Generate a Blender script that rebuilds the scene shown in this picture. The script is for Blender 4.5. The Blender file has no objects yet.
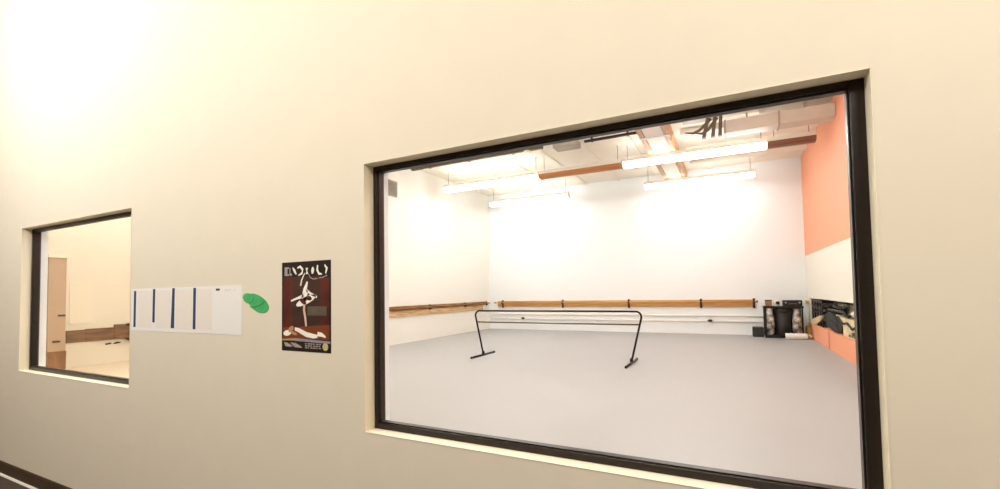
import bpy, bmesh, math, random
from mathutils import Vector, Matrix
random.seed(7)
S = bpy.context.scene
COL = S.collection
PI = math.pi

# ------------------------------------------------------------------ materials
def srgb(r, g, b):
    f = lambda c: (c/12.92 if c <= .04045 else ((c+.055)/1.055)**2.4)
    return (f(r/255), f(g/255), f(b/255), 1)

def mat(name, col, rough=.6, metal=0., var=.05, scale=8., bump=0., emit=0., spec=.4, kind='noise', col2=None, stretch=(1, 1, 1)):
    m = bpy.data.materials.new(name); m.use_nodes = True
    nt = m.node_tree; n = nt.nodes; l = nt.links
    b = n['Principled BSDF']
    b.inputs['Roughness'].default_value = rough
    b.inputs['Metallic'].default_value = metal
    b.inputs['Specular IOR Level'].default_value = spec
    tc = n.new('ShaderNodeTexCoord'); mp = n.new('ShaderNodeMapping'); mp.inputs['Scale'].default_value = stretch
    l.new(tc.outputs['Object'], mp.inputs['Vector'])
    t = n.new('ShaderNodeTexNoise'); t.inputs['Scale'].default_value = scale; t.inputs['Detail'].default_value = 5
    l.new(mp.outputs['Vector'], t.inputs['Vector'])
    r = n.new('ShaderNodeValToRGB')
    if col2 is None:
        r.color_ramp.elements[0].color = tuple(c*(1-var) for c in col[:3])+(1,)
        r.color_ramp.elements[1].color = tuple(min(1, c*(1+var)) for c in col[:3])+(1,)
        r.color_ramp.elements[0].position = .3; r.color_ramp.elements[1].position = .7
    else:
        r.color_ramp.elements[0].color = col; r.color_ramp.elements[1].color = col2
        r.color_ramp.elements[0].position = .38; r.color_ramp.elements[1].position = .62
    l.new(t.outputs['Fac'], r.inputs['Fac']); l.new(r.outputs['Color'], b.inputs['Base Color'])
    if bump:
        bp = n.new('ShaderNodeBump'); bp.inputs['Strength'].default_value = bump; bp.inputs['Distance'].default_value = .01
        l.new(t.outputs['Fac'], bp.inputs['Height']); l.new(bp.outputs['Normal'], b.inputs['Normal'])
    if emit:
        b.inputs['Emission Color'].default_value = col; b.inputs['Emission Strength'].default_value = emit
    return m

def split_paint(name, low, mid, high, z1, z2):
    """wall paint in three horizontal bands (world heights, the wall object sits at the origin)"""
    m = mat(name, mid, .6)
    nt = m.node_tree; n = nt.nodes; l = nt.links; b = n['Principled BSDF']
    tc = n.new('ShaderNodeTexCoord'); sx = n.new('ShaderNodeSeparateXYZ'); l.new(tc.outputs['Object'], sx.inputs[0])
    def gt(z):
        g = n.new('ShaderNodeMath'); g.operation = 'GREATER_THAN'; g.inputs[1].default_value = z
        l.new(sx.outputs['Z'], g.inputs[0]); return g
    a = n.new('ShaderNodeMix'); a.data_type = 'RGBA'; c = n.new('ShaderNodeMix'); c.data_type = 'RGBA'
    l.new(gt(z1).outputs[0], a.inputs['Factor']); a.inputs['A'].default_value = low; a.inputs['B'].default_value = mid
    l.new(gt(z2).outputs[0], c.inputs['Factor']); l.new(a.outputs['Result'], c.inputs['A']); c.inputs['B'].default_value = high
    l.new(c.outputs['Result'], b.inputs['Base Color'])
    return m

M = {}
M['cream_wall'] = mat('cream_wall_paint', srgb(229, 216, 194), .75, var=.012, scale=3, spec=.25)
M['lobby_back'] = mat('taupe_lobby_paint', srgb(150, 138, 120), .8, var=.02, scale=3)  # unseen back wall, toned down to bounce less light into the lobby
M['reveal'] = mat('cream_reveal_paint', srgb(236, 224, 196), .6, var=.01)
M['studio_white'] = mat('studio_white_paint', srgb(238, 240, 240), .8, var=.01, scale=2, spec=.2)
M['side_white'] = mat('studio_side_paint', srgb(238, 235, 226), .8, var=.012, scale=2, spec=.2)
M['salmon_trim'] = mat('salmon_strip_paint', srgb(226, 142, 106), .6)
SAL = srgb(243, 164, 128)
M['salmon_wall'] = split_paint('salmon_and_white_paint', SAL, srgb(238, 232, 218), SAL, .435, 2.42)
M['ceiling'] = mat('studio_ceiling_panel', srgb(242, 234, 218), .8, var=.03, scale=1.2, spec=.2)
M['joist'] = mat('painted_joist', srgb(240, 232, 216), .7, var=.02)
M['beam'] = mat('brown_beam_wood', srgb(176, 134, 92), .65, col2=srgb(206, 168, 126), scale=5, stretch=(6, .6, 6))
M['floor'] = mat('grey_dance_vinyl', srgb(166, 164, 163), .5, var=.015, scale=.8, spec=.3)
M['side_floor'] = mat('pale_cream_vinyl', srgb(232, 216, 190), .6, var=.03, scale=14, spec=.2)
M['lobby_floor'] = mat('dark_brown_carpet', srgb(84, 70, 60), .95, var=.2, scale=60, bump=.3, spec=.1)
M['baseboard'] = mat('dark_brown_rubber_base', srgb(70, 50, 30), .6, var=.08)
M['trim_white'] = mat('white_quarter_round', srgb(236, 230, 214), .5, var=.02)
M['black_frame'] = mat('black_bronze_aluminium', srgb(44, 36, 30), .35, .3, var=.06, scale=20)
M['gasket'] = mat('grey_glazing_gasket', srgb(120, 108, 98), .5, var=.05)
M['tan_barre'] = mat('tan_barre_wood', srgb(190, 136, 70), .55, col2=srgb(208, 158, 92), scale=4, stretch=(.5, 6, 8))
M['plank'] = mat('rough_brown_plank', srgb(112, 70, 32), .7, col2=srgb(168, 120, 72), scale=3, stretch=(6, .7, 9), bump=.2)
M['plank_light'] = mat('light_brown_plank', srgb(190, 148, 100), .7, col2=srgb(222, 192, 150), scale=3, stretch=(6, .8, 9), bump=.1)
M['bracket'] = mat('dark_bronze_bracket', srgb(52, 30, 20), .5, .3)
M['white_paint_metal'] = mat('white_painted_metal', srgb(238, 232, 220), .5, var=.02)
M['black_metal'] = mat('black_painted_steel', srgb(34, 29, 26), .4, .4, var=.08, scale=20)
M['grey_tube'] = mat('olive_grey_tube', srgb(112, 98, 78), .45, .3, var=.06, scale=20)
M['lamp'] = mat('lit_fluorescent_lens', (.98, .99, 1, 1), .5, var=0, emit=26.)
M['lamp_far'] = mat('lit_fluorescent_lens_far', (.98, .99, 1, 1), .5, var=0, emit=13.)
M['unlit_orange'] = mat('unlit_tan_lens', srgb(186, 122, 70), .55, var=.06, scale=4, stretch=(.5, 5, 5))
M['unlit_brown'] = mat('unlit_brown_lens', srgb(124, 84, 66), .55, var=.06, scale=4, stretch=(.5, 5, 5))
M['grey_metal'] = mat('grey_galvanised_metal', srgb(172, 162, 148), .5, .2, var=.06, scale=6)
M['pale_duct'] = mat('pale_grey_duct_metal', srgb(212, 204, 192), .55, .05, var=.04, scale=6)
M['dark_conduit'] = mat('dark_brown_conduit', srgb(92, 74, 54), .55, .2, var=.08)
M['heater'] = mat('grey_brown_heater_vane', srgb(104, 90, 72), .5, .3, var=.08)
M['paper'] = mat('white_paper', srgb(238, 232, 224), .8, var=.012, scale=30)
M['paper_cream'] = mat('cream_ruled_paper', srgb(236, 224, 210), .8, var=.03, scale=8, stretch=(60, 1, 1))
M['blue_ink'] = mat('dark_blue_print', srgb(46, 62, 96), .7, var=.15, scale=12, stretch=(1, 1, 6))
M['ink'] = mat('dark_brown_ink', srgb(70, 58, 52), .8)
M['ink_pale'] = mat('pale_grey_ink', srgb(206, 200, 196), .8)
M['green'] = mat('green_paper', srgb(66, 172, 98), .7, var=.12, scale=12)
M['green_dark'] = mat('deep_green_paper', srgb(50, 146, 76), .7, var=.12, scale=12)
M['poster_black'] = mat('poster_black_print', srgb(34, 18, 14), .45, var=.2, scale=8)
M['poster_red'] = mat('poster_red_print', srgb(70, 26, 19), .45, col2=srgb(98, 38, 27), scale=4)
M['poster_brown'] = mat('poster_brown_print', srgb(56, 34, 25), .45, col2=srgb(72, 44, 32), scale=4)
M['poster_grey'] = mat('poster_grey_print', srgb(96, 84, 70), .45, var=.15, scale=12)
M['poster_rust'] = mat('poster_rust_print', srgb(120, 58, 30), .45, var=.15, scale=12)
M['poster_white'] = mat('poster_white_print', srgb(248, 240, 224), .45, var=.05)
M['poster_skin'] = mat('poster_peach_print', srgb(224, 184, 160), .45, var=.08)
M['poster_tan'] = mat('poster_tan_print', srgb(190, 140, 96), .45, var=.12)
M['poster_lilac'] = mat('poster_lilac_print', srgb(150, 142, 150), .45, var=.12, scale=20)
M['poster_type'] = mat('poster_grey_type', srgb(168, 156, 148), .45, var=.2, scale=40)
M['poster_seal'] = mat('poster_straw_seal', srgb(206, 186, 130), .45, var=.1)
M['black_plastic'] = mat('black_plastic', srgb(24, 21, 20), .45, var=.15)
M['charcoal_cloth'] = mat('charcoal_cloth', srgb(52, 52, 50), .9, var=.15, scale=20, bump=.3)
M['silver_bag'] = mat('crinkled_silver_bag', srgb(60, 52, 46), .35, .3, col2=srgb(236, 228, 214), scale=7, bump=.6)
M['cream_bag'] = mat('cream_paper_bag', srgb(214, 196, 156), .8, var=.12, scale=6, bump=.3)
M['olive_cloth'] = mat('mottled_olive_cloth', srgb(84, 74, 52), .9, col2=srgb(190, 178, 142), scale=6, bump=.3)
M['yellow_cloth'] = mat('mustard_cloth', srgb(204, 164, 70), .9, var=.15, scale=10, bump=.3)
M['white_plastic'] = mat('white_plastic', srgb(236, 230, 224), .5, var=.03)
M['brown_card'] = mat('brown_cardboard', srgb(150, 108, 74), .85, var=.12, scale=10)
M['tan_column'] = mat('tan_column_paint', srgb(196, 168, 142), .65, var=.06, scale=2, stretch=(3, 3, .5))
M['ply'] = mat('brown_plywood', srgb(140, 96, 56), .7, col2=srgb(164, 116, 70), scale=4, stretch=(5, 5, 1))
M['side_room'] = mat('side_space_cream_paint', srgb(238, 229, 212), .8, var=.012, scale=2, spec=.2)
M['side_panel'] = mat('side_space_panel', srgb(240, 230, 210), .6, var=.01, scale=2)
M['ash_board'] = mat('weathered_brown_board', srgb(104, 72, 46), .75, col2=srgb(140, 102, 68), scale=3, stretch=(6, 1, 8))

g = bpy.data.materials.new('clear_window_glass'); g.use_nodes = True
n = g.node_tree.nodes; l = g.node_tree.links; n.clear()
o_ = n.new('ShaderNodeOutputMaterial'); mx = n.new('ShaderNodeMixShader'); tr = n.new('ShaderNodeBsdfTransparent'); gl = n.new('ShaderNodeBsdfGlossy')
lw_ = n.new('ShaderNodeLayerWeight'); lw_.inputs['Blend'].default_value = .5
pw_ = n.new('ShaderNodeMath'); pw_.operation = 'POWER'; pw_.inputs[1].default_value = 5; l.new(lw_.outputs['Facing'], pw_.inputs[0])
fr = n.new('ShaderNodeMath'); fr.operation = 'MULTIPLY_ADD'; fr.inputs[1].default_value = .4; fr.inputs[2].default_value = .015; l.new(pw_.outputs[0], fr.inputs[0]); gl.inputs['Roughness'].default_value = .02
tr.inputs['Color'].default_value = (.98, .98, .97, 1)
l.new(fr.outputs[0], mx.inputs[0]); l.new(tr.outputs[0], mx.inputs[1]); l.new(gl.outputs[0], mx.inputs[2]); l.new(mx.outputs[0], o_.inputs[0])
M['glass'] = g

# ------------------------------------------------------------------ mesh helpers
class MB:
    def __init__(s): s.bm = bmesh.new(); s.mats = []
    def _mi(s, m):
        m = m or (s.mats[0] if s.mats else None)
        if m not in s.mats: s.mats.append(m)
        return s.mats.index(m)
    def _paint(s, faces, m):
        if m is None: return
        i = s._mi(m)
        for f in faces: f.material_index = i
    def box(s, a, b, bev=0., m=None):
        a, b = Vector(a), Vector(b); c = (a+b)/2; d = b-a
        t = bmesh.new(); bmesh.ops.create_cube(t, size=1, matrix=Matrix.Translation(c) @ Matrix.Diagonal((abs(d.x), abs(d.y), abs(d.z), 1)))
        if bev: bmesh.ops.bevel(t, geom=t.edges[:], offset=bev, segments=2, affect='EDGES', profile=.5)
        s._merge(t, m); return s
    def _merge(s, t, m=None, smooth=False):
        me = bpy.data.meshes.new('tmp'); t.to_mesh(me); t.free()
        k = len(s.bm.faces); s.bm.from_mesh(me); bpy.data.meshes.remove(me)
        s.bm.faces.ensure_lookup_table(); fs = s.bm.faces[k:]
        s._paint(fs, m)
        for f in fs: f.smooth = smooth
    def tube(s, path, r, n=12, m=None, closed=False):
        P = [Vector(p) for p in path]; t = bmesh.new(); rings = []
        up = Vector((0, 0, 1)); prev = None
        for i, p in enumerate(P):
            if i == 0: d = P[1]-P[0]
            elif i == len(P)-1: d = P[-1]-P[-2]
            else: d = (P[i+1]-P[i]).normalized()+(P[i]-P[i-1]).normalized()
            d.normalize()
            if prev is None:
                x = d.cross(up if abs(d.z) < .9 else Vector((1, 0, 0))).normalized()
            else: x = (prev-d*prev.dot(d)).normalized()
            prev = x; y = d.cross(x); rr = r[i] if isinstance(r, (list, tuple)) else r
            rings.append([t.verts.new(p+(x*math.cos(2*PI*k/n)+y*math.sin(2*PI*k/n))*rr) for k in range(n)])
        for A, B in zip(rings, rings[1:]):
            for k in range(n): t.faces.new((A[k], A[(k+1) % n], B[(k+1) % n], B[k]))
        t.faces.new(rings[0][::-1]); t.faces.new(rings[-1])
        bmesh.ops.recalc_face_normals(t, faces=t.faces[:])
        s._merge(t, m, True); return s
    def lathe(s, c, prof, n=20, m=None, axis='z', sq=1.):
        """closed solid of revolution about c; prof = (radius, height); sq < 1 flattens it"""
        t = bmesh.new(); rings = []
        for (r, h) in prof:
            ring = []
            for k in range(n):
                a = 2*PI*k/n; x, y = r*math.cos(a), r*math.sin(a)*sq
                v = {'z': (x, y, h), 'y': (x, h, y), 'x': (h, x, y)}[axis]
                ring.append(t.verts.new(Vector(c)+Vector(v)))
            rings.append(ring)
        for A, B in zip(rings, rings[1:]):
            for k in range(n): t.faces.new((A[k], A[(k+1) % n], B[(k+1) % n], B[k]))
        t.faces.new(rings[0][::-1]); t.faces.new(rings[-1])
        bmesh.ops.recalc_face_normals(t, faces=t.faces[:])
        s._merge(t, m, True); return s
    def prism(s, poly, origin, ux, uy, d, m=None):
        """polygon in the plane (ux, uy) at origin, thickened by the vector d"""
        o, ux, uy, d = Vector(origin), Vector(ux), Vector(uy), Vector(d)
        t = bmesh.new()
        A = [t.verts.new(o+ux*p[0]+uy*p[1]) for p in poly]; B = [t.verts.new(v.co+d) for v in A]
        k = len(A); t.faces.new(A); t.faces.new(B[::-1])
        for i in range(k): t.faces.new((A[i], B[i], B[(i+1) % k], A[(i+1) % k]))
        bmesh.ops.recalc_face_normals(t, faces=t.faces[:])
        s._merge(t, m); return s
    def blob(s, c, r, amp=.12, seed=0, m=None, flat=None):
        """soft lumpy mass: a squared-off, dented icosphere"""
        t = bmesh.new(); bmesh.ops.create_icosphere(t, subdivisions=4, radius=1)
        rnd = random.Random(seed); fs = [(Vector((rnd.uniform(-1, 1), rnd.uniform(-1, 1), rnd.uniform(-1, 1)))*4, rnd.uniform(0, 6)) for _ in range(7)]
        for v in t.verts:
            q = v.co.copy(); w = sum(math.sin(f.dot(q)+p) for f, p in fs)/7
            q = Vector([math.copysign(abs(a)**.7, a) for a in q])*(1+amp*w*2)
            v.co = Vector((c[0]+q.x*r[0], c[1]+q.y*r[1], max(c[2]+q.z*r[2], flat if flat is not None else -99)))
        s._merge(t, m, True); return s
    def build(s, name, m=None, parent=None, loc=None):
        if m is not None and not s.mats: s.mats.append(m)
        me = bpy.data.meshes.new(name)
        if loc is None: loc = Vector((0, 0, 0))
        loc = Vector(loc)
        if parent is not None: off = parent.matrix_basis.translation.copy(); p = parent.parent
        else: off = Vector((0, 0, 0)); p = None
        while p is not None: off += p.matrix_basis.translation; p = p.parent
        o = bpy.data.objects.new(name, me); COL.objects.link(o)
        # geometry is given in world space; store it about its own origin
        for v in s.bm.verts: v.co -= (loc if parent is None else off)
        s.bm.to_mesh(me); s.bm.free()
        for k in s.mats: me.materials.append(k)
        if parent is not None: o.parent = parent
        else: o.location = loc
        return o

def tag(o, label, cat, group=None, kind=None):
    o['label'] = label; o['category'] = cat
    if group: o['group'] = group
    if kind: o['kind'] = kind
    return o
def thing(name, loc, label, cat, group=None):
    o = bpy.data.objects.new(name, None); COL.objects.link(o); o.location = loc; o.empty_display_size = .1
    return tag(o, label, cat, group)
def struct(o, label=None, cat=None):
    o['kind'] = 'structure'
    if label: o['label'] = label
    if cat: o['category'] = cat
    return o
def copy_tree(o, parent=None):
    c = o.copy(); COL.objects.link(c)
    if parent is not None: c.parent = parent
    for ch in list(o.children): copy_tree(ch, c)
    return c

# ------------------------------------------------------------------ dimensions
XL, XR, YB, ZC = -8.748, 2.10, 13.24, 5.47
TW = .32                                    # thickness of the window wall
W1 = (-2.922, .728, .272, 2.683)            # x0, x1, z0, z1
W2 = (-10.46, -6.96, .328, 2.689)
LF, LC = -1.43, 7.5                         # lobby floor and ceiling
XA, YA = -12.8, 4.0                         # side space seen through the far window

# ------------------------------------------------------------------ the setting
b = MB(); xs = [-15, W2[0], W2[1], W1[0], W1[1], 6]
for i in range(5):
    x0, x1 = xs[i], xs[i+1]
    if i in (1, 3):
        w = W2 if i == 1 else W1
        b.box((x0, 0, LF), (x1, TW, w[2])); b.box((x0, 0, w[3]), (x1, TW, LC))
    else: b.box((x0, 0, LF), (x1, TW, LC))
bmesh.ops.remove_doubles(b.bm, verts=b.bm.verts[:], dist=1e-4)
struct(b.build('wall_front', M['cream_wall']), 'cream painted wall pierced by two black framed windows', 'wall')
struct(MB().box((XL-.2, YB, -.1), (XR+.9, YB+.2, ZC+.2)).build('wall_back', M['studio_white']), 'bright white back wall of the studio', 'wall')
struct(MB().box((XL-.2, YA, -.1), (XL, YB, ZC+.2)).build('wall_left', M['side_white']), 'white left wall of the studio with a wooden plank rail', 'wall')
# right wall: salmon above and below a white band, with a long cubby recess
NZ0, NZ1, NY0, NY1, ND = .435, 1.17, 5.0, 12.75, .62
SW = M['salmon_wall']
struct(MB().box((XR, TW, NZ1), (XR+.75, YB, ZC+.2)).build('wall_right', SW), 'upper right wall of the studio, salmon over a white band', 'wall')
struct(MB().box((XR, TW, -.1), (XR+.75, YB, NZ0)).build('wall_right_lower', SW), 'low salmon wall under the cluttered cubby on the right', 'wall')
b = MB(); b.box((XR, NY1, NZ0), (XR+.75, YB, NZ1)); struct(b.build('wall_right_end', SW), 'white pier of the right wall in the back corner', 'wall')
struct(MB().box((XR, TW, NZ0), (XR+.75, NY0, NZ1)).build('wall_right_near', SW), 'near pier of the right wall beside the window wall', 'wall')
struct(MB().box((XR+ND, NY0, NZ0), (XR+.75, NY1, NZ1)).build('wall_right_recess', SW), 'back of the wall cubby on the right', 'wall')
struct(MB().box((XR-.012, 10.02, 0), (XR, 10.12, NZ0), .003).build('trim_5', M['salmon_trim']), 'salmon joint strip on the low right wall', 'trim')
struct(MB().box((XA-.2, TW, -.12), (XL, YA, 0)).build('floor_side_space', M['side_floor']), 'pale cream floor of the side space', 'floor')
b = MB(); b.box((XL, TW, -.12), (XR+.8, YB+.1, 0))
struct(b.build('floor', M['floor']), 'smooth pale grey dance floor of the studio', 'floor')
struct(MB().box((XA-.2, TW, ZC), (XR+.8, YB+.1, ZC+.15)).build('ceiling', M['ceiling']), 'cream panelled studio ceiling', 'ceiling')
# painted joists of the ceiling, run by run
b = MB()
for x in (-8.2, -7.0, -5.8, -4.6, -3.4, -2.2, -.4, .8): b.box((x-.05, 1, ZC-.035), (x+.05, YB, ZC), .008)
struct(b.build('trim_1', M['joist']), 'cream joists running across the studio ceiling', 'trim')
b = MB()
for y, h in ((7.3, .16), (8.95, .14), (10.6, .16), (12.0, .12)): b.box((-.95, y-.07, ZC-h), (XR, y+.07, ZC), .008)
for y, h in ((7.3, .10), (10.6, .06)): b.box((XL, y-.06, ZC-h), (-1.75, y+.06, ZC), .008)
struct(b.build('trim_2', M['joist']), 'white purlins below the studio ceiling', 'trim')
# side space behind the far window
struct(MB().box((XA-.2, TW, -.1), (XA, YA, ZC+.2)).build('wall_far_left', M['side_room']), 'cream wall seen through the far left window', 'wall')
struct(MB().box((XA-.2, YA, -.1), (XL, YA+.2, ZC+.2)).build('wall_side_space', M['side_room']), 'cream end wall of the side space', 'wall')
# lobby
struct(MB().box((-15, -8, LF-.15), (6, 0, LF)).build('floor_lobby', M['lobby_floor']), 'dark brown floor at the foot of the window wall', 'floor')
struct(MB().box((-15, -8, LC), (6, TW, LC+.15)).build('ceiling_lobby', M['ceiling']), 'high ceiling of the lobby', 'ceiling')
struct(MB().box((-15, -8.2, LF), (6, -8, LC)).build('wall_lobby_back', M['lobby_back']), 'taupe wall behind the viewer, darkened to cut bounced light', 'wall')
struct(MB().box((-15.2, -8, LF), (-15, TW, LC)).build('wall_lobby_left', M['cream_wall']), 'cream lobby end wall on the left', 'wall')
struct(MB().box((6, -8, LF), (6.2, TW, LC)).build('wall_lobby_right', M['cream_wall']), 'cream lobby end wall on the right', 'wall')
struct(MB().prism([(0, 0), (.018, 0), (.018, .17), (.012, .19), (0, .19)], (-15, 0, LF+.02), (0, -1, 0), (0, 0, 1), (21, 0, 0)).build('baseboard_front', M['baseboard']), 'dark brown baseboard at the bottom left below the window wall', 'baseboard')
struct(MB().prism([(0, 0), (.05, 0), (.047, .012), (.036, .02), (0, .022)], (-15, 0, LF), (0, -1, 0), (0, 0, 1), (21, 0, 0)).build('trim_3', M['trim_white']), 'thin white line of trim under the dark baseboard', 'trim')

def window(name, w, label):
    x0, x1, z0, z1 = w
    r = bpy.data.objects.new(name, None); COL.objects.link(r); r.location = (x0, 0, z0); struct(r, label, 'window')
    fy0, fy1, fw = .119, .225, .042; fr_, fb = .074, .055
    t = .004
    for (ya, yb, nm, mm) in ((-.004, fy0, 'reveal_lining', 'reveal'), (fy1, TW+.004, 'inner_lining', 'studio_white')):
        b = MB()
        b.box((x0, ya, z0), (x0+t, yb, z1)); b.box((x1-t, ya, z0), (x1, yb, z1))
        b.box((x0, ya, z0), (x1, yb, z0+t)); b.box((x0, ya, z1-t), (x1, yb, z1))
        b.build(nm, M[mm], r)
    def bar(p, q): return MB().box(p, q, .006)
    bar((x0, fy0, z0), (x0+fw, fy1, z1)).build('jamb', M['black_frame'], r)
    bar((x1-fr_, fy0, z0), (x1, fy1, z1)).build('jamb', M['black_frame'], r)
    bar((x0+fw, fy0, z1-fw), (x1-fr_, fy1, z1)).build('head_rail', M['black_frame'], r)
    bar((x0+fw, fy0, z0), (x1-fr_, fy1, z0+fb)).build('bottom_rail', M['black_frame'], r)
    a, c = x0+fw, x1-fr_; e, f = z0+fb, z1-fw; s = .010; ya, yb = .14, .2
    b = MB()
    b.box((a, ya, e), (a+s, yb, f), .003); b.box((c-s, ya, e), (c, yb, f), .003); b.box((a, ya, e), (c, yb, e+s), .003); b.box((a, ya, f-s), (c, yb, f), .003)
    b.build('glazing_bead', M['black_frame'], r)
    MB().box((a+.002, .164, e+.002), (c-.002, .170, f-.002)).build('glass_pane', M['glass'], r)
    return r
window('window_1', W1, 'large black framed window in the cream wall looking into the dance studio')
window('window_2', W2, 'smaller looking black framed window at the far left of the cream wall')

# ------------------------------------------------------------------ poster
def P(name, polys, m, parent, y=-.0025, d=.0006):
    b = MB()
    for p in polys: b.prism([(PX0+u*PW, PZ1-v*PH) for u, v in p], (0, y, 0), (1, 0, 0), (0, 0, 1), (0, -d, 0))
    return b.build(name, m, parent)
PX0, PZ1, PW, PH = -4.02, 1.829, .684, .880
def R(u0, v0, u1, v1): return [(u0, v0), (u1, v0), (u1, v1), (u0, v1)]
def ell(cu, cv, a, b_, rot=0, n=20):
    out = []
    for k in range(n):
        t = 2*PI*k/n; x, y = a*math.cos(t), b_*math.sin(t)
        out.append((cu+x*math.cos(rot)-y*math.sin(rot)*1, cv+(x*math.sin(rot)+y*math.cos(rot))))
    return out
def stroke(pts, w):
    L, Rr = [], []
    for i, (u, v) in enumerate(pts):
        a = pts[max(0, i-1)]; c = pts[min(len(pts)-1, i+1)]
        dx, dy = c[0]-a[0], c[1]-a[1]; q = math.hypot(dx, dy) or 1
        ww = (w[i] if isinstance(w, (list, tuple)) else w)/2
        L.append((u-dy/q*ww, v+dx/q*ww)); Rr.append((u+dy/q*ww, v-dx/q*ww))
    return L+Rr[::-1]
po = thing('poster', (PX0, 0, PZ1-PH), 'black and dark red ballet poster of a dancer, on the cream wall', 'poster')
P('poster_sheet', [R(0, 0, 1, 1)], M['poster_black'], po, y=-.0005, d=.0018)
P('printed_curtain', [R(.03, .17, .22, .84)], M['poster_red'], po)
P('printed_curtain', [R(.80, .19, .97, .84)], M['poster_red'], po)
P('printed_stage', [R(.22, .17, .80, .72)], M['poster_brown'], po)
P('printed_bench', [R(.54, .50, .92, .60)], M['poster_grey'], po, y=-.0032)
P('printed_ground', [[(.03, .74), (.97, .70), (.97, .86), (.03, .86)]], M['poster_rust'], po, y=-.0032)
P('printed_letter', [R(.06, .055, .12, .155), R(.12, .055, .155, .075), R(.12, .135, .155, .155), R(.165, .065, .185, .15), R(.185, .13, .215, .155)], M['poster_type'], po, y=-.0032)
for q in ([stroke([(.23, .06), (.27, .10), (.31, .14)], [.01, .04, .02]),
    stroke([(.33, .07), (.39, .055), (.44, .09), (.43, .13), (.35, .155)], [.015, .03, .035, .03, .012]),
    [(.50, .075), (.555, .072), (.535, .105), (.555, .14), (.505, .145), (.52, .11)],
    ell(.645, .105, .028, .04, .2), stroke([(.745, .05), (.735, .10), (.77, .145), (.83, .15)], [.025, .035, .03, .012]),
    stroke([(.88, .05), (.925, .09), (.90, .145)], [.02, .04, .02])]): P('printed_letter', [q], M['poster_white'], po, y=-.0032)
P('printed_subtitle', [stroke([(.56, .14), (.60, .185), (.66, .20), (.74, .195)], .012), stroke([(.77, .19), (.85, .185), (.93, .165)], .010)], M['poster_type'], po, y=-.0032)
P('printed_dancer', [stroke([(.40, .27), (.42, .21), (.46, .16), (.49, .13)], [.022, .022, .018, .012]),
    [(.46, .30), (.53, .22), (.55, .235), (.53, .31), (.55, .34), (.52, .44), (.44, .45), (.42, .40)],
    stroke([(.20, .44), (.28, .42), (.38, .40), (.46, .38)], [.018, .024, .03, .04]),
    stroke([(.52, .32), (.60, .36), (.68, .38), (.73, .40)], [.03, .03, .025, .025]),
    ell(.51, .435, .21, .042, -.26)], M['poster_white'], po, y=-.0036)
P('printed_costume', [ell(.45, .445, .07, .026, .35), ell(.57, .41, .06, .026, .1)], M['poster_red'], po, y=-.0044)
P('printed_leg', [stroke([(.48, .47), (.47, .54), (.495, .62), (.515, .72)], [.045, .042, .04, .035])], M['poster_skin'], po, y=-.0040)
P('printed_figure', [ell(.12, .80, .085, .032, -.1), stroke([(.28, .75), (.38, .77), (.52, .81), (.66, .825), (.74, .825)], [.035, .05, .055, .05, .035]), stroke([(.74, .80), (.82, .805), (.90, .83)], [.05, .045, .02])], M['poster_white'], po, y=-.0040)
P('printed_hair', [ell(.20, .755, .06, .03, -.4), ell(.26, .80, .07, .018, .2)], M['poster_tan'], po, y=-.0046)
P('printed_band', [[(.28, .855), (.99, .875), (.99, .90), (.28, .885)], ], M['poster_lilac'], po, y=-.0040)
P('printed_band', [[(.01, .868), (.28, .856), (.28, .882), (.01, .886)]], M['poster_tan'], po, y=-.0040)
P('printed_credits', [[(.05, .905), (.12, .91), (.24, .945), (.18, .955), (.08, .95)], [(.18, .905), (.30, .91), (.42, .945), (.43, .96), (.28, .955)]]
  + [R(.49+.055*i, .905+.022*j, .49+.055*i+(.045 if (i+j) % 3 else .03), .917+.022*j) for i in range(6) for j in range(3)], M['poster_type'], po, y=-.0036)
P('printed_seal', [ell(.895, .935, .055, .042)], M['poster_seal'], po, y=-.0040)

# ------------------------------------------------------------------ schedule sheets
def wallbox(b, x0, z0, x1, z1, y, d=.001, m=None): return b.box((x0, y-d, z0), (x1, y, z1), 0, m)
ch = thing('wall_chart', (-6.94, 0, 1.08), 'wide white chart with four dark blue stripes pinned beside the far window', 'chart')
MB().prism([(-6.94, 1.077), (-5.19, 1.083), (-5.19, 1.617), (-6.94, 1.616)], (0, -.0005, 0), (1, 0, 0), (0, 0, 1), (0, -.002, 0)).build('chart_sheet', M['paper'], ch)
for (xa, xb) in ((-6.76, -6.44), (-6.34, -6.03), (-5.91, -5.58), (-5.48, -5.20)):
    wallbox(MB(), xa, 1.125, xb, 1.585, -.0026).build('ruled_column', M['paper_cream'], ch)
for (x, za, zb) in ((-6.845, 1.125, 1.588), (-6.395, 1.19, 1.605), (-5.965, 1.128, 1.609), (-5.53, 1.125, 1.604)):
    MB().prism([(x-.028-(.02 if x > -6 and x < -5.9 else 0), za), (x+.024, za), (x+.030, zb), (x-.022, zb)], (0, -.0028, 0), (1, 0, 0), (0, 0, 1), (0, -.001, 0)).build('blue_stripe', M['blue_ink'], ch)
sh = thing('paper_sheet', (-5.19, 0, 1.078), 'plain white paper sheet with a small dark mark, right of the striped chart', 'paper')
MB().prism([(-5.188, 1.083), (-4.66, 1.076), (-4.662, 1.618), (-5.188, 1.617)], (0, -.0005, 0), (1, 0, 0), (0, 0, 1), (0, -.0022, 0)).build('sheet', M['paper'], sh)
wallbox(MB(), -5.12, 1.565, -5.05, 1.588, -.0028).build('ink_mark', M['ink'], sh)
for x in (-4.96, -4.92, -4.88, -4.80): MB().prism([(x, 1.555), (x+.012, 1.555), (x+.03, 1.58), (x+.018, 1.58)], (0, -.0028, 0), (1, 0, 0), (0, 0, 1), (0, -.0008, 0)).build('faint_stroke', M['ink_pale'], sh)

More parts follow.
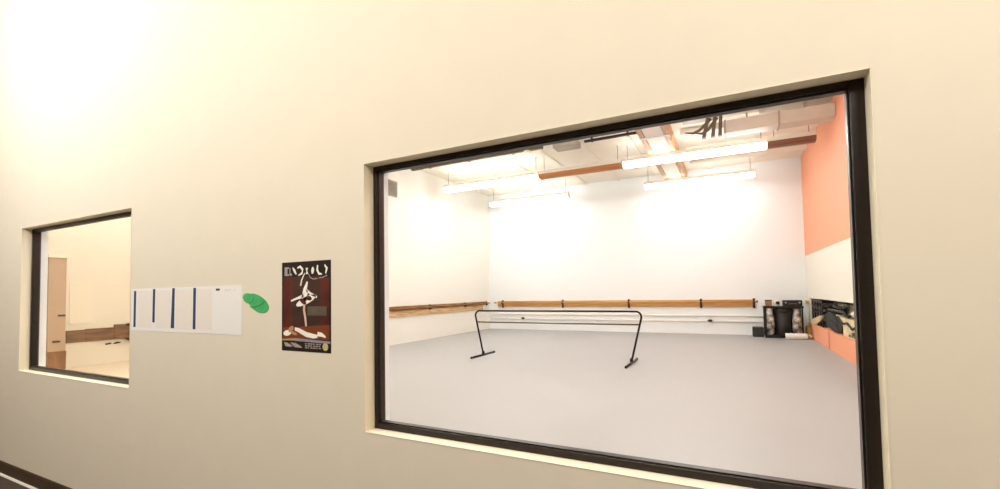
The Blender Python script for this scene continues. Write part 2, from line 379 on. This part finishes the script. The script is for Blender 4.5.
# ------------------------------------------------------------------ green cutout: a small round lobe over a large oval
gr = thing('paper_cutout', (-4.43, 0, 1.31), 'bright green paper cutout of two overlapping ovals stuck beside the white sheet', 'paper cutout')
def wob(cx, cz, a, c, rot, n=36, k=.03):
    return [(cx+(a*math.cos(t)*math.cos(rot)-c*math.sin(t)*math.sin(rot))*(1+k*math.sin(3*t)), cz+(a*math.cos(t)*math.sin(rot)+c*math.sin(t)*math.cos(rot))*(1+k*math.sin(3*t))) for t in [2*PI*i/n for i in range(n)]]
MB().prism(wob(-4.395, 1.422, .178, .085, -.36), (0, -.0008, 0), (1, 0, 0), (0, 0, 1), (0, -.004, 0)).build('large_lobe', M['green'], gr)
MB().prism(wob(-4.55, 1.478, .085, .052, -.1), (0, -.005, 0), (1, 0, 0), (0, 0, 1), (0, -.003, 0)).build('small_lobe', M['green'], gr)
MB().prism(stroke([(-4.52, 1.385), (-4.44, 1.382), (-4.35, 1.405), (-4.29, 1.435)], [.006, .014, .014, .006]), (0, -.005, 0), (1, 0, 0), (0, 0, 1), (0, -.002, 0)).build('fold_line', M['green_dark'], gr)

# ------------------------------------------------------------------ barres on the studio walls
br = thing('wall_barre', (-3.7, YB, 0), 'long tan wooden barre board on dark brackets along the white back wall', 'barre')
MB().box((-8.35, YB-.06, .89), (.72, YB, 1.12), .008).build('backing_board', M['tan_barre'], br)
MB().tube([(-8.40, YB-.17, 1.06), (.76, YB-.17, 1.06)], .022, 14).build('handrail', M['tan_barre'], br)
for x in (-8.12, -5.59, -3.15, -.82, .70):
    b = MB(); b.box((x-.035, YB-.075, .85), (x+.035, YB-.055, 1.16), .006); b.tube([(x, YB-.06, .97), (x, YB-.14, .98), (x, YB-.17, 1.04)], .018, 10); b.lathe((x, YB-.17, 1.05), [(.02, -.03), (.034, -.01), (.034, .015), (.02, .03)], 12)
    b.build('bracket', M['bracket'], br)
for x in (-8.42, .78): MB().lathe((x, YB-.17, 1.06), [(.012, -.03), (.034, -.02), (.038, .0), (.034, .02), (.012, .03)], 14, axis='x').build('end_knob', M['plank'], br)

lw = thing('wall_rail', (-3.7, YB, 0), 'low white double rail running under the tan barre on the back wall', 'rail')
for z in (.60, .42): MB().box((-8.6, YB-.05, z-.022), (1.0, YB, z+.022), .008).build('rail', M['white_paint_metal'], lw)
for x in (-7.25, -.57): MB().lathe((x, YB-.05, .44), [(.075, 0), (.07, -.02), (.03, -.035)], 14, axis='y', sq=.6).build('bolt_cover', M['bracket'], lw)

pb = thing('plank_rail', (XL, 10.0, 0), 'rough brown plank rail of stacked boards along the left studio wall', 'rail')
MB().box((XL, 6.2, .985), (XL+.05, 12.95, 1.115), .008).build('upper_plank', M['plank'], pb)
MB().box((XL, 6.2, .80), (XL+.035, 12.6, .975), .008).build('lower_plank', M['plank_light'], pb)
MB().tube([(XL+.13, 6.5, 1.05), (XL+.13, 13.0, 1.05)], .022, 12).build('handrail', M['plank'], pb)
for y in (6.9, 9.0, 11.2, 12.85):
    b = MB(); b.box((XL+.045, y-.03, .95), (XL+.065, y+.03, 1.13), .005); b.tube([(XL+.05, y, .99), (XL+.11, y, .99), (XL+.13, y, 1.04)], .014, 10); b.build('bracket', M['bracket'], pb)

# ------------------------------------------------------------------ portable barre
pt = thing('portable_barre', (-3.5, 6.28, 0), 'freestanding black portable ballet barre with two feet on the grey floor', 'ballet barre')
def arc(c, r, a0, a1, n=7): return [(c[0]+r*math.cos(a0+(a1-a0)*i/n), c[1], c[2]+r*math.sin(a0+(a1-a0)*i/n)) for i in range(n+1)]
TY = 6.28; LT, RT, ZT = -5.425, -1.555, 1.055; rr = .11
path = [(LT+.215, TY, .04)] + arc((LT+rr+.02, TY, ZT-rr), rr, PI+.12, PI/2) + arc((RT-rr-.02, TY, ZT-rr), rr, PI/2, -.18) + [(RT-.235, TY, .04)]
MB().tube(path, .021, 14).build('bent_tube', M['black_metal'], pt)
MB().tube([(LT+.055, TY, .79), (RT-.06, TY, .79)], .017, 12).build('lower_rail', M['grey_tube'], pt)
for x, ya, yb in ((LT+.215, 5.74, 6.82), (RT-.235, 5.72, 6.84)):
    b = MB(); b.tube([(x, ya, .024), (x, yb, .024)], .023, 12); b.lathe((x, TY, 0), [(.034, .03), (.034, .10), (.026, .115)], 14)
    f = b.build('foot', M['black_metal'], pt)
    for y in (ya, yb): MB().lathe((x, y, .024), [(.022, -.02), (.027, -.016), (.027, .016), (.022, .02)], 12, axis='y').build('rubber_cap', M['black_plastic'], f)

# ------------------------------------------------------------------ lights in the studio
FZ = 4.86
def fixture(name, x0, x1, y, lens, label, group, hang=True):
    xm = (x0+x1)/2
    r = thing(name, (xm, y, FZ), label, 'light fixture', group)
    MB().prism([(-.15, .075), (-.10, .16), (.10, .16), (.15, .075), (.15, .055), (-.15, .055)], (x0, y, FZ), (0, 1, 0), (0, 0, 1), (x1-x0, 0, 0)).build('housing', M['white_paint_metal'], r)
    MB().prism([(-.145, .055), (.145, .055), (.135, -.02), (.09, -.06), (-.09, -.06), (-.135, -.02)], (x0+.02, y, FZ), (0, 1, 0), (0, 0, 1), (x1-x0-.04, 0, 0)).build('lens', lens, r)
    for x in (x0, x1-.02): MB().prism([(-.148, .06), (.148, .06), (.138, -.025), (.092, -.065), (-.092, -.065), (-.138, -.025)], (x, y, FZ), (0, 1, 0), (0, 0, 1), (.02, 0, 0)).build('end_cap', M['white_paint_metal'] if lens.name.startswith('lit') else lens, r)
    if lens.name.startswith('lit'):
        MB().box((x0+.03, y-.025, FZ+.16), (x1-.03, y+.025, FZ+.172), .004).build('added_uplight_strip', lens, r)  # glowing strip added on top of the housing to brighten the ceiling
    for x in (x0+.12, x1-.12):
        w = MB().tube([(x, y, FZ+.15), (x, y, ZC)], .006, 8).build('suspension_wire', M['dark_conduit'], r)
        MB().lathe((x, y, ZC-.03), [(.03, 0), (.05, .012), (.05, .03)], 14).build('canopy', M['white_paint_metal'], w)
    return r
GA = 'strip lights hung under the studio ceiling'
fixture('strip_light', -8.20, -4.86, 9.25, M['lamp'], 'lit white strip light at the left end of the nearer row, beside the tan one', GA)
fixture('strip_light', -4.84, -2.46, 9.25, M['unlit_orange'], 'unlit strip light with a tan orange lens between two lit ones', GA)
fixture('strip_light', -2.44, .93, 9.25, M['lamp'], 'lit white strip light right of the tan unlit one, below the roof beam', GA)
fixture('strip_light', .95, 1.88, 9.25, M['unlit_brown'], 'short unlit dark brown strip light ending beside the salmon wall', GA)
fixture('strip_light', -8.10, -4.95, 12.25, M['lamp_far'], 'lit white strip light of the farther row, left one, before the back wall', GA)
fixture('strip_light', -2.36, .82, 12.25, M['lamp_far'], 'lit white strip light of the farther row, right one, before the back wall', GA)
# unseen lit fixtures added over the near half to brighten the room
near = []
for i, (xa, xb, y) in enumerate(((-8.2, -4.86, 5.2), (-2.44, .93, 5.2), (-8.2, -4.86, 2.4), (-2.44, .93, 2.4))):
    near.append(fixture('strip_light', xa, xb, y, M['lamp'], ('lit strip light over the middle of the studio on the left', 'lit strip light over the middle of the studio on the right', 'lit strip light just inside the window wall on the left', 'lit strip light just inside the window wall on the right')[i], GA))
fixture('strip_light', -12.2, -9.6, 2.2, M['lamp'], 'lit strip light over the side space behind the far left window', GA)  # unseen lamp added to light the side space

# ------------------------------------------------------------------ roof beam, ducts and pipes
rb = thing('roof_beam', (-1.35, 10, 5.1), 'brown double timber roof beam running to the back wall', 'beam')
for x in (-1.72, -1.18): MB().box((x-.06, 6.5, 5.10), (x+.06, YB, ZC), .01).build('timber_side', M['beam'], rb)
MB().box((-1.66, 6.5, 5.14), (-1.24, YB, 5.20), .006).build('white_soffit', M['joist'], rb)
for y in (8.0, 10.4, 12.6): MB().box((-1.79, y-.05, 5.085), (-1.11, y+.05, 5.10), .004).build('steel_strap', M['grey_metal'], rb)

cd = thing('conduit', (-6.5, 8.1, 5.4), 'dark brown conduit along the ceiling at the top left of the large window', 'pipe')
MB().box((-8.66, 8.02, 5.30), (-4.30, 8.14, 5.40), .02).build('pipe', M['dark_conduit'], cd)
for x in (-8.0, -6.6, -5.2): MB().box((x-.03, 8.0, 5.29), (x+.03, 8.16, ZC), .006).build('strap', M['dark_conduit'], cd)
MB().lathe((-4.75, 8.08, 5.24), [(.06, 0), (.10, .02), (.10, .06)], 18).build('sensor_disc', M['white_paint_metal'], cd)
jb = thing('junction_box', (-3.7, 8.2, 5.35), 'grey metal junction box on the ceiling just right of the dark conduit', 'box')
MB().box((-4.03, 8.1, 5.27), (-3.38, 8.5, 5.44), .015).build('box_body', M['grey_metal'], jb)
MB().box((-3.98, 8.085, 5.29), (-3.43, 8.1, 5.42), .004).build('cover_plate', M['grey_metal'], jb)
MB().box((-3.9, 8.2, 5.44), (-3.5, 8.4, ZC)).build('mount', M['grey_metal'], jb)
cs = thing('slim_conduit', (-2.5, 8.2, 5.4), 'short thin dark conduit between the grey junction box and the roof beam', 'pipe')
MB().box((-3.20, 8.16, 5.31), (-1.88, 8.24, 5.37), .012).build('pipe', M['bracket'], cs)
for x in (-3.0, -2.1): MB().box((x-.02, 8.15, 5.30), (x+.02, 8.25, ZC), .004).build('strap', M['bracket'], cs)

hu = thing('unit_heater', (-.35, 8.3, 5.0), 'dark curved vanes of a ceiling heater beside the grey duct', 'heater')
for k, (xa, xb) in enumerate(((-.80, -.30), (-.62, -.16))):
    b = MB(); pts_ = [(xa, 8.3, 5.17-.03*k), (xa+.18, 8.3, 5.13-.04*k), (xa+.32, 8.3, 5.18-.03*k), (xb, 8.3, 5.34), (xb+.06, 8.3, 5.40)]
    b.tube(pts_, [.012, .03, .035, .035, .03], 10); b.build('vane', M['heater'], hu)
for x, dx in ((-.30, -.09), (-.15, -.05), (-.03, -.02)):
    MB().prism([(x-.035, 5.42), (x+.035, 5.42), (x+.035+dx, 4.98), (x-.045+dx, 4.98)], (0, 8.25, 0), (1, 0, 0), (0, 0, 1), (0, .12, 0)).build('vane', M['heater'], hu)
MB().box((-.85, 8.2, 5.42), (0, 8.5, ZC), .01).build('hanger_plate', M['grey_metal'], hu)
du = thing('ceiling_duct', (1.05, 8.5, 5.0), 'grey rectangular duct under the ceiling running to the salmon wall', 'duct')
MB().box((.02, 8.3, 5.03), (XR, 8.7, 5.31), .012).build('duct_body', M['pale_duct'], du)
for x in (.05, 1.1): MB().box((x-.02, 8.285, 5.015), (x+.02, 8.715, 5.325), .004).build('flange', M['grey_metal'], du)
for x in (.5, 1.6): MB().box((x-.02, 8.48, 5.31), (x+.02, 8.52, ZC)).build('hanger', M['grey_metal'], du)
vt = thing('wall_vent', (XL, 7.23, 4.36), 'small grey louvred vent high on the left studio wall', 'vent')
MB().box((XL, 7.0, 4.36), (XL+.04, 7.46, 4.83), .006).build('vent_plate', M['grey_metal'], vt)
b = MB()
for i in range(9): b.prism([(0, 0), (.03, -.03), (.034, -.026), (.004, .006)], (XL+.035, 7.04, 4.42+.045*i), (1, 0, 0), (0, 0, 1), (0, .38, 0))
b.build('louvre', M['grey_metal'], vt)

# ------------------------------------------------------------------ equipment in the back right corner
CY = 12.62
ct = thing('equipment_cart', (1.4, CY, 0), 'black shelf cart crowded with bins in the back right corner of the studio', 'cart')
MB().box((.93, CY-.22, .03), (1.93, CY+.33, .07), .008).build('base_tray', M['black_plastic'], ct)
MB().box((.92, CY-.22, .885), (1.91, CY+.33, .94), .008).build('top_shelf', M['black_plastic'], ct)
MB().box((.93, CY+.315, .06), (1.90, CY+.335, .92), .004).build('dark_gap_sheet', M['black_plastic'], ct)  # black sheet added so the gaps between the bags look dark
for x in (.96, 1.87):
    for y in (CY-.19, CY+.30):
        p = MB().box((x-.02, y-.02, .06), (x+.02, y+.02, .92), .004).build('post', M['black_metal'], ct)
        MB().lathe((x, y, .03), [(.018, -.012), (.03, -.009), (.03, .009), (.018, .012)], 14, axis='x').build('caster', M['black_plastic'], p)
def sack(name, c, w, d, h, m, tie, label, cat, seed, group=None):
    r = thing(name, (c[0], c[1], c[2]), label, cat, group)
    MB().blob((c[0], c[1], c[2]+h*.44), (w/2, d/2, h*.46), .05, seed, flat=c[2]).build('bag_body', m, r)
    MB().lathe((c[0], c[1], c[2]), [(w*.40, h*.84), (w*.33, h*.91), (w*.36, h*.97), (w*.40, h)], 14).build('gathered_neck', tie, r)
    return r
GB = 'shiny silver bags on the black cart'
sack('silver_bag', (1.07, CY-.06, .075), .24, .26, .80, M['silver_bag'], M['silver_bag'], 'crinkled silver bag at the left end of the black cart', 'bag', 1, GB)
sack('silver_bag', (1.745, CY-.06, .075), .24, .26, .78, M['silver_bag'], M['silver_bag'], 'crinkled silver bag at the right end of the black cart, over the white roll', 'bag', 5, GB)
tb = thing('waste_bin', (1.42, CY, .075), 'black tapered waste bin standing between two silver bags on the cart', 'bin')
MB().lathe((1.41, CY-.04, .075), [(.17, 0), (.18, .02), (.215, .70), (.20, .70), (.17, .04)], 24).build('bin_body', M['black_plastic'], tb)
MB().lathe((1.41, CY-.04, .075), [(.21, .69), (.228, .695), (.228, .725), (.21, .73)], 24).build('rim', M['black_plastic'], tb)
MB().lathe((1.41, CY-.04, .075), [(.205, .725), (.19, .76), (.06, .80)], 24).build('lid', M['charcoal_cloth'], tb)
# on the cart's top shelf
bx = thing('cardboard_box', (1.06, CY-.02, .94), 'small brown cardboard box on the left of the cart top', 'box')
MB().box((.97, CY-.16, .94), (1.13, CY+.12, 1.10), .006).build('box_body', M['brown_card'], bx)
MB().box((.965, CY-.165, 1.095), (1.135, CY+.125, 1.12), .004).build('box_lid', M['charcoal_cloth'], bx)
sp = thing('desk_fan', (1.26, CY-.05, .94), 'small white round fan with a black centre on the cart top', 'fan')
MB().lathe((1.26, CY-.05, 1.04), [(.03, -.06), (.09, -.05), (.10, 0), (.085, .05), (.03, .06)], 22, axis='y').build('fan_shell', M['white_plastic'], sp)
MB().lathe((1.28, CY-.115, 1.035), [(.045, -.01), (.05, .0), (.05, .012)], 18, axis='y').build('fan_hub', M['black_plastic'], sp)
MB().box((1.20, CY-.10, .94), (1.32, CY+.0, .962), .005).build('fan_base', M['white_plastic'], sp)
cs_ = thing('instrument_case', (1.64, CY, .94), 'black hard case lying on the right of the cart top', 'case')
MB().box((1.41, CY-.15, .94), (1.89, CY+.15, 1.11), .02).build('case_body', M['black_plastic'], cs_)
MB().tube([(1.56, CY-.15, 1.0), (1.57, CY-.19, 1.01), (1.73, CY-.19, 1.01), (1.74, CY-.15, 1.0)], .012, 8).build('handle', M['grey_tube'], cs_)
for x in (1.48, 1.82): MB().box((x-.02, CY-.16, 1.02), (x+.02, CY-.148, 1.06), .002).build('latch', M['grey_metal'], cs_)
# on the floor round the cart
lo = thing('floor_speaker', (.78, 12.85, 0), 'low black box speaker on the floor left of the cart', 'speaker')
MB().box((.62, 12.66, 0), (.91, 13.05, .29), .015).build('cabinet', M['black_plastic'], lo)
MB().box((.645, 12.65, .03), (.895, 12.662, .26), .004).build('grille', M['charcoal_cloth'], lo)
rl = thing('foam_roll', (1.75, 12.25, 0), 'white rolled mat with a hollow end painted dark lying in front of the cart', 'mat')
b = MB(); b.lathe((1.42, 12.27, .085), [(.04, 0), (.08, .0), (.085, .01), (.085, .52), (.08, .53), (.04, .53)], 20, axis='x'); b.build('rolled_mat', M['white_plastic'], rl)
MB().lathe((1.42, 12.27, .085), [(.045, -.006), (.05, .0), (.05, .012)], 16, axis='x').build('dark_hollow_disc', M['black_plastic'], rl)  # black disc stands in for the shade inside the hollow roll
MB().box((1.60, 12.225, .166), (1.64, 12.315, .174), .003).build('strap', M['charcoal_cloth'], rl)
yc = thing('mustard_cloth', (2.02, 12.6, 0), 'small crumpled mustard yellow cloth in the corner beside the white roll', 'cloth')
MB().blob((2.04, 12.8, .19), (.055, .2, .17), .16, 11, flat=0).build('cloth_heap', M['yellow_cloth'], yc)
MB().blob((2.03, 12.45, .06), (.05, .2, .07), .16, 14, flat=0).build('trailing_end', M['cream_bag'], yc)
# cubby ledge on the right wall
NX = XR+.28
def ledge(name, y, label, cat, group=None): return thing(name, (NX, y, NZ0), label, cat, group)
cr = ledge('wire_crate', 11.6, 'black crate of shiny odds and ends at the far end of the wall cubby', 'crate')
b = MB(); CA, CB, CX0, CX1 = 11.12, 12.66, XR+.05, XR+.5
b.box((CX0, CA, NZ0), (CX1, CB, NZ0+.03), .005)
for z in (.10, .34, .46, .62):
    for x in (CX0-.01, CX1): b.box((x, CA, NZ0+z), (x+.02, CB, NZ0+z+.07), .004)
    for y in (CA, CB): b.box((CX0, y-.012, NZ0+z), (CX1, y+.012, NZ0+z+.07), .004)
for y in (CA, 11.4, 11.8, 12.2, CB):
    for x in (CX0, CX1): b.box((x-.012, y-.05, NZ0), (x+.012, y+.05, NZ0+.70), .004)
b.build('crate_body', M['black_plastic'], cr)
MB().blob((XR+.27, 11.88, NZ0+.34), (.15, .6, .30), .1, 21, flat=NZ0+.032).build('crate_filling', M['silver_bag'], cr)
bp = ledge('backpack', 9.8, 'charcoal backpack slumped in the middle of the wall cubby', 'backpack')
MB().prism([(11.0, .27), (10.71, .40), (10.2, .455), (9.65, .38), (8.93, .19), (9.05, .05), (9.4, .0), (9.8, .0), (10.6, .08)], (XR+.06, 0, NZ0), (0, 1, 0), (0, 0, 1), (.14, 0, 0)).build('bag_body', M['charcoal_cloth'], bp)
MB().prism([(9.2, .07), (9.75, .05), (10.3, .16), (10.1, .28), (9.6, .26)], (XR+.03, 0, NZ0), (0, 1, 0), (0, 0, 1), (.035, 0, 0)).build('front_pocket', M['charcoal_cloth'], bp)
MB().tube([(XR+.10, 10.5, NZ0+.42), (XR+.07, 10.42, NZ0+.49), (XR+.07, 9.6, NZ0+.50), (XR+.07, 8.9, NZ0+.50), (XR+.09, 8.5, NZ0+.42)], .035, 8).build('strap', M['black_plastic'], bp)
pg = ledge('paper_bag', 11.7, 'pale leaf shaped folded paper bag on the ledge in front of the black crate', 'bag')
MB().prism([(12.7, .0), (12.4, .13), (11.3, .29), (10.75, .335), (11.1, .18), (11.9, .02)], (XR-.005, 0, NZ0), (0, 1, 0), (0, 0, 1), (.035, 0, 0)).build('bag_body', M['cream_bag'], pg)
MB().prism([(12.35, .09), (11.3, .24), (10.85, .30), (11.2, .205), (11.9, .08)], (XR-.015, 0, NZ0), (0, 1, 0), (0, 0, 1), (.01, 0, 0)).build('folded_flap', M['cream_bag'], pg)
tt = ledge('tote_bag', 8.4, 'cream patterned tote bag at the near end of the wall cubby', 'bag')
MB().prism([(9.55, .415), (9.40, .42), (8.6, .38), (7.2, .38), (7.0, .0), (8.88, .0), (8.86, .21)], (XR+.06, 0, NZ0), (0, 1, 0), (0, 0, 1), (.3, 0, 0)).build('bag_body', M['cream_bag'], tt)
MB().tube([(XR+.045, 9.3, NZ0+.38), (XR+.045, 8.8, NZ0+.26), (XR+.045, 8.4, NZ0+.30), (XR+.045, 8.0, NZ0+.20), (XR+.045, 7.4, NZ0+.32)], .022, 8).build('strap', M['charcoal_cloth'], tt)
MB().prism([(8.35, .04), (8.2, .13), (7.6, .16), (7.2, .10), (7.2, .04)], (XR+.046, 0, NZ0), (0, 1, 0), (0, 0, 1), (.015, 0, 0)).build('printed_patch', M['olive_cloth'], tt)
pw = ledge('pillow', 8.2, 'white cushion lying on top of the cream tote bag', 'cushion')
MB().blob((XR+.26, 7.9, NZ0+.485), (.18, .62, .07), .05, 41).build('cushion_body', M['white_plastic'], pw)
MB().tube([(XR+.075, 7.45, NZ0+.48), (XR+.075, 8.1, NZ0+.485), (XR+.075, 8.4, NZ0+.48)], .008, 8).build('piping', M['cream_bag'], pw)
ol = ledge('rolled_blanket', 9.0, 'mottled olive blanket rolled at the top of the cubby above the white cushion', 'blanket')
MB().blob((XR+.32, 8.9, NZ0+.645), (.2, 1.15, .062), .12, 51).build('blanket_body', M['olive_cloth'], ol)
MB().tube([(XR+.09, 9.95, NZ0+.62), (XR+.07, 9.4, NZ0+.705), (XR+.07, 8.6, NZ0+.71), (XR+.08, 8.25, NZ0+.66), (XR+.07, 8.65, NZ0+.60), (XR+.07, 9.5, NZ0+.575), (XR+.09, 9.9, NZ0+.60)], .026, 10).build('rolled_edge', M['charcoal_cloth'], ol)
# short rail that turns the corner
sr = thing('corner_rail', (XR, 12.7, 1.0), 'short brown rail with a cream cap on the right wall beside the cart', 'rail')
MB().box((XR-.04, 12.78, .97), (XR, 13.2, 1.06), .006).build('rail_board', M['plank_light'], sr)
MB().box((XR-.06, 12.78, 1.06), (XR, 13.2, 1.10), .006).build('rail_cap', M['cream_bag'], sr)

# ------------------------------------------------------------------ side space seen through the far window
co = thing('boxed_column', (XA, 1.27, 0), 'tan boxed column with a plywood foot seen through the far left window', 'column')
MB().box((XA, 1.08, .39), (XA+.06, 1.37, 2.38), .006).build('shaft', M['tan_column'], co)
MB().box((XA, 1.06, 2.38), (XA+.09, 1.39, 2.45), .006).build('cap', M['side_panel'], co)
MB().box((XA, 1.04, 0), (XA+.065, 1.385, .39), .006).build('plywood_foot', M['ply'], co)
for (ya, yb, z) in ((1.24, 1.36, 1.15), (1.16, 1.28, .60)): MB().box((XA+.055, ya, z-.018), (XA+.085, yb, z+.018), .004).build('slot_handle', M['bracket'], co)
bo = thing('barre_board', (XA, 2.0, .54), 'weathered brown board rail on the cream wall behind the far left window', 'rail')
MB().box((XA, 1.39, .545), (XA+.04, 1.72, .81), .006).build('board', M['ash_board'], bo)
MB().box((XA, 1.72, .545), (XA+.045, 2.24, .825), .006).build('board', M['ash_board'], bo)
MB().box((XA, 2.24, .545), (XA+.05, 2.8, .885), .006).build('board', M['ash_board'], bo)
b = MB(); b.box((XA+.05, 2.46, .84), (XA+.09, 2.75, .90), .006); b.box((XA+.05, 2.52, .62), (XA+.09, 2.75, .74), .006); b.prism([(2.40, .56), (2.75, .56), (2.75, .42), (2.58, .46)], (XA+.05, 0, 0), (0, 1, 0), (0, 0, 1), (.04, 0, 0)); b.build('corner_bracket', M['bracket'], bo)
sn = thing('hook_plate', (XA, 2.1, .44), 'small dark hook plate under the brown board, nearer the column', 'hook')
MB().prism([(2.08, .46), (2.18, .475), (2.20, .445), (2.10, .43)], (XA, 0, 0), (0, 1, 0), (0, 0, 1), (.03, 0, 0)).build('plate', M['bracket'], sn)
MB().tube([(XA+.03, 2.14, .45), (XA+.06, 2.14, .445), (XA+.065, 2.14, .46)], .008, 8).build('hook', M['bracket'], sn)
s2 = thing('hook_plate', (XA, 2.28, .46), 'small dark hook plate under the brown board, nearer the window edge', 'hook')
MB().prism([(2.24, .45), (2.30, .48), (2.38, .475), (2.37, .455), (2.26, .435)], (XA, 0, 0), (0, 1, 0), (0, 0, 1), (.03, 0, 0)).build('plate', M['bracket'], s2)
MB().tube([(XA+.03, 2.31, .46), (XA+.06, 2.31, .455), (XA+.065, 2.31, .47)], .008, 8).build('hook', M['bracket'], s2)
wp = thing('wall_panel', (XA, 2.1, .95), 'pale flat panel on the cream wall right of the tan column', 'panel')
MB().box((XA, 1.44, .97), (XA+.012, 1.82, 1.87), .004).build('panel_board', M['side_panel'], wp)
MB().box((XA+.01, 1.44, .95), (XA+.03, 1.82, .97), .004).build('panel_ledge', M['side_panel'], wp)
struct(MB().box((XA, 1.02, 2.2), (XA+.035, 1.055, ZC), .004).build('trim_4', M['plank_light']), 'thin vertical strip above the tan column', 'trim')

# ------------------------------------------------------------------ lobby flood light and added fill lights
def area(name, loc, target, sx, sy, power, col):
    L = bpy.data.lights.new(name, 'AREA'); L.shape = 'RECTANGLE'; L.size = sx; L.size_y = sy; L.energy = power; L.color = col
    o = bpy.data.objects.new(name, L); COL.objects.link(o); o.location = loc
    o.rotation_euler = (Vector(target)-Vector(loc)).to_track_quat('-Z', 'Y').to_euler()
    return o
area('lobby_flood_light', (-9.3, -4.2, 7.2), (-9.0, 0, 4.6), 3.5, 1.6, 640, (.95, .975, 1))
area('lobby_fill_light', (-3.2, -5.0, 5.8), (-3.0, 0, 1.4), 4, 1.2, 240, (1, .975, .92))  # unseen fill added to even out the middle of the window wall
area('lobby_fill_light', (2.8, -4.0, 5.4), (1.6, 0, 1.2), 2, 1.2, 235, (1, .975, .92))  # unseen fill added for the right side of the wall

w = bpy.data.worlds.new('World'); S.world = w; w.use_nodes = True
w.node_tree.nodes['Background'].inputs[0].default_value = (1, .95, .88, 1)
w.node_tree.nodes['Background'].inputs[1].default_value = .2

# ------------------------------------------------------------------ camera
yaw, pitch, roll, f, py = -.469, .0387, -.0168, 449.9, 274.26
cy, sy, cp, sn_, cr_, sr_ = math.cos(yaw), math.sin(yaw), math.cos(pitch), math.sin(pitch), math.cos(roll), math.sin(roll)
F = Vector((sy*cp, cy*cp, sn_)); Rv = Vector((cy, -sy, 0)); U = Rv.cross(F)
R2 = Rv*cr_+U*sr_; U2 = U*cr_-Rv*sr_
cam = bpy.data.cameras.new('Camera'); cam.sensor_width = 36; cam.sensor_fit = 'HORIZONTAL'; cam.lens = 36*f/1000
cam.shift_y = (py-244.5)/1000; cam.clip_start = .05; cam.clip_end = 200
co_ = bpy.data.objects.new('Camera', cam); COL.objects.link(co_)
mw = Matrix.Identity(4)
for i in range(3): mw[i][0] = R2[i]; mw[i][1] = U2[i]; mw[i][2] = -F[i]
mw.translation = Vector((0, -3.06, 1.5)); co_.matrix_world = mw
S.camera = co_
S.view_settings.view_transform = 'Standard'; S.view_settings.look = 'None'; S.view_settings.gamma = 1
S.view_settings.use_curve_mapping = False
S.view_settings.exposure = 0.0
